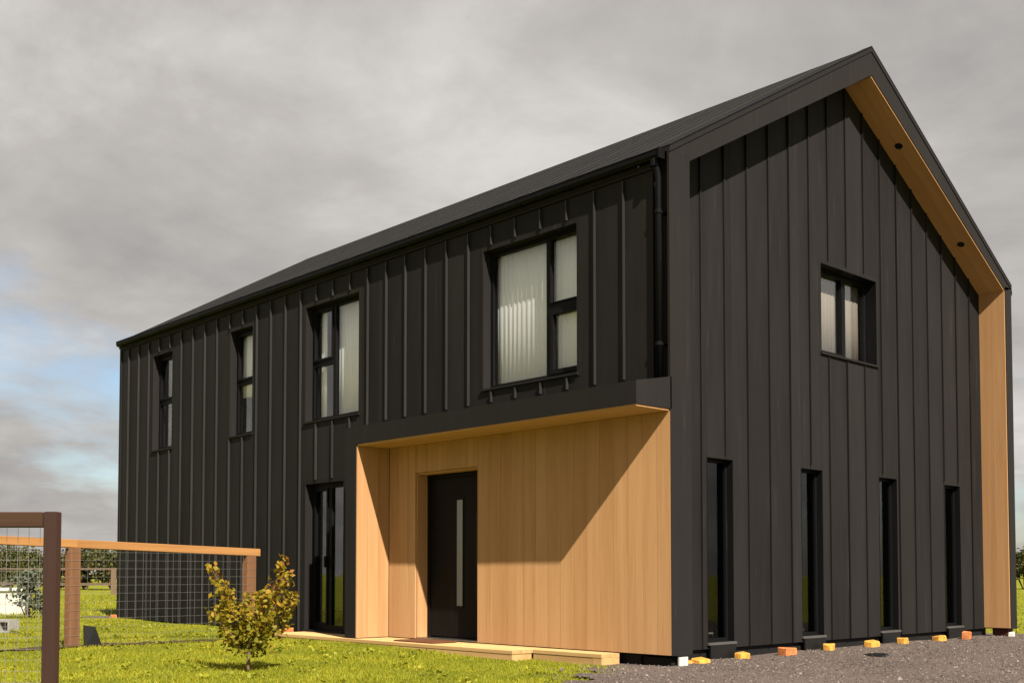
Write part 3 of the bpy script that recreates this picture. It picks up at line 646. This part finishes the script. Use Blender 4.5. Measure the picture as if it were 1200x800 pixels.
# ------------------------------------------------------------------ plants
def leaves_at(P, size, n, flat=0.0, r=rng):      # quads as diamond leaves
    n_ = len(P); d = r.normal(size=(n_, 3)); d[:, 2] = d[:, 2]*(1-flat); d /= np.linalg.norm(d, axis=1)[:, None]
    e = np.cross(d, r.normal(size=(n_, 3))); e /= np.linalg.norm(e, axis=1)[:, None]
    s = size*r.uniform(0.6, 1.3, (n_, 1)); a = d*s; b = e*s*0.34
    return np.stack([P-a*0.5, P+b-a*0.05, P+a*0.5, P-b-a*0.05], 1)
def young_tree():
    t = tag(empty('young_tree', (-2.13, -3.75, float(gz(-2.13, -3.75)))), 'small young tree with yellowing autumn leaves on the lawn before the fence', 'tree')
    r = np.random.default_rng(5); cr, sr = math.cos(0.82), math.sin(0.82)
    trunk = MB().tube([(0, 0, -0.05), (0.01, 0, 0.10), (0.0, 0.01, 0.22), (0.0, 0.0, 0.30)], [0.019, 0.017, 0.016, 0.012], 8)
    spec = [(-0.36, 0.05, 1.0), (-0.20, -0.10, 0.80), (-0.28, 0.15, 0.66), (0.32, 0.05, 1.06), (0.43, -0.08, 0.96), (0.44, 0.1, 0.72), (0.22, 0.16, 0.82), (0.20, -0.18, 0.74), (-0.08, 0.20, 0.70), (0.02, -0.20, 0.62), (0.08, 0.08, 0.74), (-0.22, -0.22, 0.55), (0.28, -0.24, 0.55), (-0.36, -0.04, 0.55), (0.36, 0.22, 0.58)]
    pts = []
    for (sx, sy, h) in spec:
        X, Y = sx*cr - sy*sr, sx*sr + sy*cr
        z0 = r.uniform(0.14, 0.28); path = []
        for q in np.linspace(0, 1, 6):
            path.append((X*q**0.85 + 0.012*r.normal()*q, Y*q**0.85 + 0.012*r.normal()*q, z0+(h-z0)*q**1.1))
        trunk.tube(path, [0.009, 0.008, 0.006, 0.005, 0.004, 0.002], 5)
        n = int(190*h)
        for _ in range(n):
            q = r.uniform(0.08, 1.0); i = min(int(q*5), 4); f_ = q*5-i; p = np.array(path[i])*(1-f_)+np.array(path[i+1])*f_
            pts.append(p + r.normal(0, 1, 3)*(0.075*(1-q)+0.024))
    P = np.array(pts); P = P[P[:, 2] > 0.14]
    trunk.build('trunk', 'bark', t)
    rv = np.clip(0.35*r.random(len(P)) + 0.55*(P[:, 2]/1.0)*r.uniform(0.5, 1.2, len(P)), 0, 1)
    tri_cloud('crown', leaves_at(P, 0.056, 0, 0.2, r), 'autumn', rv, t, 4)
young_tree()
def bush_mesh(seed, w, h, n, size, mat, stem=True):
    r = np.random.default_rng(seed); cl = []
    for _ in range(16):
        a = r.uniform(0, 6.28); q = r.uniform(0.1, 0.8); z = r.uniform(0.2, 0.85)
        cl.append((w/2*q*math.cos(a)*(1.1-0.5*z), w/2*q*math.sin(a)*(1.1-0.5*z), h*z, r.uniform(0.16, 0.30)*min(w, h)))
    P = []
    for i in range(n):
        c = cl[r.integers(len(cl))]; d = r.normal(size=3); d /= np.linalg.norm(d); P.append(np.array(c[:3]) + d*c[3]*r.uniform(0.5, 1.15)*np.array([1, 1, 0.8]))
    P = np.array(P); P[:, 2] = np.clip(P[:, 2], 0.03, None)
    root = empty('bush'); tri_cloud('crown', leaves_at(P, size, 0, 0.0, r), mat, r.random(len(P)), root, 4)
    m = MB()
    for c in cl[:7]: m.tube([(0.05*r.normal(), 0.05*r.normal(), -0.1), (c[0]*0.5, c[1]*0.5, c[2]*0.5), c[:3]], [0.03*h/2, 0.02*h/2, 0.006], 5)
    m.build('stem', 'bark', root)
    return root
def copy_tree(o, loc, rz, sc):
    c = o.copy(); C.objects.link(c); c.location = loc; c.rotation_euler = (0, 0, rz); c.scale = sc
    for k in o.children:
        d = k.copy(); C.objects.link(d); d.parent = c
    return c
def at(px, depth):                                # ground point on a bearing from the camera's stand
    s, c = math.sin(0.8202), math.cos(0.8202); k = (px-600)/1308.8
    return (7.426 + depth*(-s+k*c), -9.211 + depth*(c+k*s))
protos = [bush_mesh(21+i, 3.6, 2.5+0.3*i, 2600, 0.20, 'hedge') for i in range(3)]
used = [False]*3
def hedge_bush(px, d, sx, sz, label, group):
    x, y = at(px, d); i = random.randrange(3); loc = (x, y, float(gz(x, y))); rz = random.uniform(0, 6); sc = (sx, sx, sz)
    if not used[i]: o = protos[i]; used[i] = True; o.location = loc; o.rotation_euler = (0, 0, rz); o.scale = sc
    else: o = copy_tree(protos[i], loc, rz, sc)
    o.name = 'hedge_bush'; tag(o, label, 'bush', group)
for k in range(26): hedge_bush(-560+k*33+random.uniform(-8, 8), 60+random.uniform(-3, 3), random.uniform(0.8, 1.1), random.uniform(0.68, 0.88), 'dark green bush in the hedgerow beyond the paddock fence', 'hedgerow beyond the paddock')
for k in range(20): hedge_bush(1090+k*34+random.uniform(-8, 8), 62+random.uniform(-3, 3), random.uniform(0.8, 1.1), random.uniform(0.75, 0.95), 'dark green bush in the hedgerow past the timber lined post', 'hedgerow past the gable end')
for (px, d, s, sz, lb) in ((4, 48, 0.5, 0.75, 'small bush on the far lawn straight behind the white trough'), (35, 52, 0.6, 0.7, 'bush on the far lawn behind the grey green garden bush'), (-40, 50, 0.7, 0.85, 'large bush on the far lawn, well beyond the trough')): hedge_bush(px, d, s, sz, lb, 'loose bushes before the hedgerow')
x, y = at(33, 21.5); b = bush_mesh(77, 0.95, 1.0, 900, 0.085, 'silver_leaf'); b.location = (x, y, float(gz(x, y))); b.name = 'bush'; tag(b, 'grey green garden bush seen through the gate mesh', 'bush')

# ------------------------------------------------------------------ things beyond the gate
x, y = at(6, 24.0); tr = empty('water_trough', (x, y, float(gz(x, y))), 0.82); tag(tr, 'white plastic water trough behind the gate mesh', 'trough')
m = MB()
def loft(m, rings):
    b = len(m.v); k = len(rings[0])
    for r_ in rings: m.v += r_
    for i in range(len(rings)-1):
        for j in range(k): m.f.append((b+i*k+j, b+i*k+(j+1) % k, b+(i+1)*k+(j+1) % k, b+(i+1)*k+j))
def rr(sx, sy, z):
    return [(sx/2*math.copysign(abs(math.cos(t))**0.5, math.cos(t)), sy/2*math.copysign(abs(math.sin(t))**0.5, math.sin(t)), z) for t in np.linspace(0, 2*math.pi, 20, endpoint=False)]
loft(m, [rr(1.0, 0.5, 0.0), rr(1.12, 0.6, 0.50), rr(1.2, 0.68, 0.50), rr(1.2, 0.68, 0.56), rr(1.08, 0.56, 0.56), rr(0.98, 0.48, 0.12), rr(0.01, 0.01, 0.12)]); m.build('basin', 'white_pvc', tr)
x, y = at(10, 16.6); m = MB().box(-0.22, 0.22, -0.10, -0.065, 0, 0.19).box(-0.22, 0.22, 0.065, 0.10, 0, 0.19).box(-0.22, -0.18, -0.065, 0.065, 0, 0.19).box(0.18, 0.22, -0.065, 0.065, 0, 0.19).box(-0.02, 0.02, -0.065, 0.065, 0, 0.19)
o = m.build('concrete_block', 'concrete'); o.location = (x, y, float(gz(x, y))); o.rotation_euler = (0, 0, 1.1); o.rotation_euler = (math.pi/2, 0, 0.5); o.location.z += 0.10; tag(o, 'hollow grey concrete block on the lawn behind the gate', 'block')

# far paddock fence
s_, c_ = math.sin(0.8202), math.cos(0.8202)
x0, y0 = at(-140, 45); far = tag(empty('field_fence', (x0, y0, float(gz(x0, y0)))), 'distant weathered post and rail fence across the far lawn', 'fence'); far.rotation_euler = (0, 0, 0.8202)
for k in range(8):
    o = MB().box(-0.08, 0.08, -0.08, 0.08, -0.3, 1.12+random.uniform(-0.04, 0.04)).build('post', 'old_wood', far); o.location = (k*2.35, 0, 0)
for z in (0.42, 1.02):
    for k in range(7): MB().box(k*2.35+0.01, k*2.35+2.34, 0.081, 0.12, z+random.uniform(-0.02, 0.02), z+0.09).build('rail', 'old_wood', far)

# ------------------------------------------------------------------ grass and loose gravel (uncountable)
def grass(name, n, xr, yr, hmin, hmax, wd, keep, dens=None):
    x = rng.uniform(*xr, n); y = rng.uniform(*yr, n)
    k = np.array([keep(a, b) for a, b in zip(x, y)]); x, y = x[k], y[k]; n = len(x)
    patch = 0.5+0.5*np.sin(x*2.3+1.3*np.sin(y*1.7))*np.cos(y*2.9+np.sin(x*3.1))
    h = rng.uniform(hmin, hmax, n)*(0.65+0.6*patch); a = rng.uniform(0, 2*math.pi, n); w = wd*rng.uniform(0.6, 1.4, n)
    lean = rng.uniform(0.1, 0.9, n)*h; b = rng.uniform(0, 2*math.pi, n); z = gz(x, y)-0.004
    P = np.zeros((n, 3, 3))
    P[:, 0] = np.stack([x-np.cos(a)*w, y-np.sin(a)*w, z], 1); P[:, 1] = np.stack([x+np.cos(a)*w, y+np.sin(a)*w, z], 1)
    P[:, 2] = np.stack([x+np.cos(b)*lean, y+np.sin(b)*lean, z+h], 1)
    rv = np.clip(0.25+0.35*patch+rng.normal(0, 0.2, n), 0, 1)
    o = tri_cloud(name, P, 'grass', rv); return tag(o, kind='stuff')
def keep_lawn(x, y):
    if y > -0.66 and -7.05 < x < -1.75: return False
    if y > -0.32 and -1.8 < x < 0: return False
    if y > -0.03 and x > -13.75: return False
    if -15.3 < x < -13.6 and y > -0.35: return False
    if -6.18 < x < -5.88 and -7.2 < y < -1.3 and random.random() < 0.85: return False
    if x > -1.9 and gravel_edge(x, y) > 0.32*random.random()**2: return False
    # only where the lens and a step aside look
    dx, dy = x-7.426, y+9.211; dep = -0.7313*dx+0.6821*dy; lat = 0.6821*dx+0.7313*dy
    return dep > 7.5 and lat/dep > -0.62
grass('grass', 330000, (-14, 2.0), (-9, -0.05), 0.014, 0.042, 0.0045, keep_lawn)
grass('grass', 60000, (-36, -14), (-10, 12), 0.03, 0.08, 0.011, keep_lawn)
grass('grass', 12000, (-16, 4), (9.6, 40), 0.03, 0.09, 0.012, lambda x, y: not (x < -0.3 and y < 9.4) and x > -16)
def weeds(n):
    P = []
    while len(P) < n:
        x, y = rng.uniform(-12, 1.0), rng.uniform(-7.5, -0.7)
        if keep_lawn(x, y): P.append((x, y))
    Q = []; rv = []
    for x, y in P:
        k = rng.integers(12, 30); sp = rng.uniform(0.03, 0.10); q = rng.normal(0, 1, (k, 3))*np.array([sp, sp, 0.012]); q += np.array([x, y, float(gz(x, y))+0.045])
        Q.append(q); rv.append(np.full(k, rng.uniform(0.05, 0.55))+rng.uniform(0, 0.2, k))
    Q = np.concatenate(Q); tag(tri_cloud('lawn_weeds', leaves_at(Q, 0.042, 0, 0.6), 'grass', np.concatenate(rv), None, 4), kind='stuff')
weeds(130)
def stones(n):
    x = rng.uniform(-1.8, 6.0, n); y = rng.uniform(-4.5, 9.8, n)
    k = np.array([(in_gravel(a, b) or (a > -1.0 and b < -0.4 and gravel_edge(a, b) > -0.25*random.random()**2)) and not (a < -0.38 and b > 0.05) and not (b > -0.31 and b < 0.05 and a < -0.7) and gravel_edge(a, b) > -0.25 for a, b in zip(x, y)]); x, y = x[k], y[k]; n = len(x)
    s = np.exp(rng.normal(math.log(0.0072), 0.45, n)); z = gz(x, y)+0.020+0.012*np.sin(x*2.1+y)*np.cos(y*1.7-x*0.4)+s*0.15
    D = np.array([[1, 0, 0], [-.5, .87, 0], [-.5, -.87, 0], [0.1, 0.1, 0.75], [0, 0, -0.6]])
    F = [(0, 1, 3), (1, 2, 3), (2, 0, 3), (1, 0, 4), (2, 1, 4), (0, 2, 4)]
    a = rng.uniform(0, 6.28, n); V = np.zeros((n, 5, 3)); j = rng.uniform(0.7, 1.3, (n, 5, 3))
    dx = D[None, :, 0]*j[:, :, 0]; dy = D[None, :, 1]*j[:, :, 1]; dz = D[None, :, 2]*j[:, :, 2]
    V[:, :, 0] = x[:, None]+s[:, None]*(dx*np.cos(a)[:, None]-dy*np.sin(a)[:, None]); V[:, :, 1] = y[:, None]+s[:, None]*(dx*np.sin(a)[:, None]+dy*np.cos(a)[:, None]); V[:, :, 2] = z[:, None]+s[:, None]*dz
    P = np.concatenate([V[:, list(f)] for f in F], 0); rv = np.tile(rng.random(n), 6)
    tag(tri_cloud('loose_gravel', P, 'stone', rv), kind='stuff')
stones(42000)
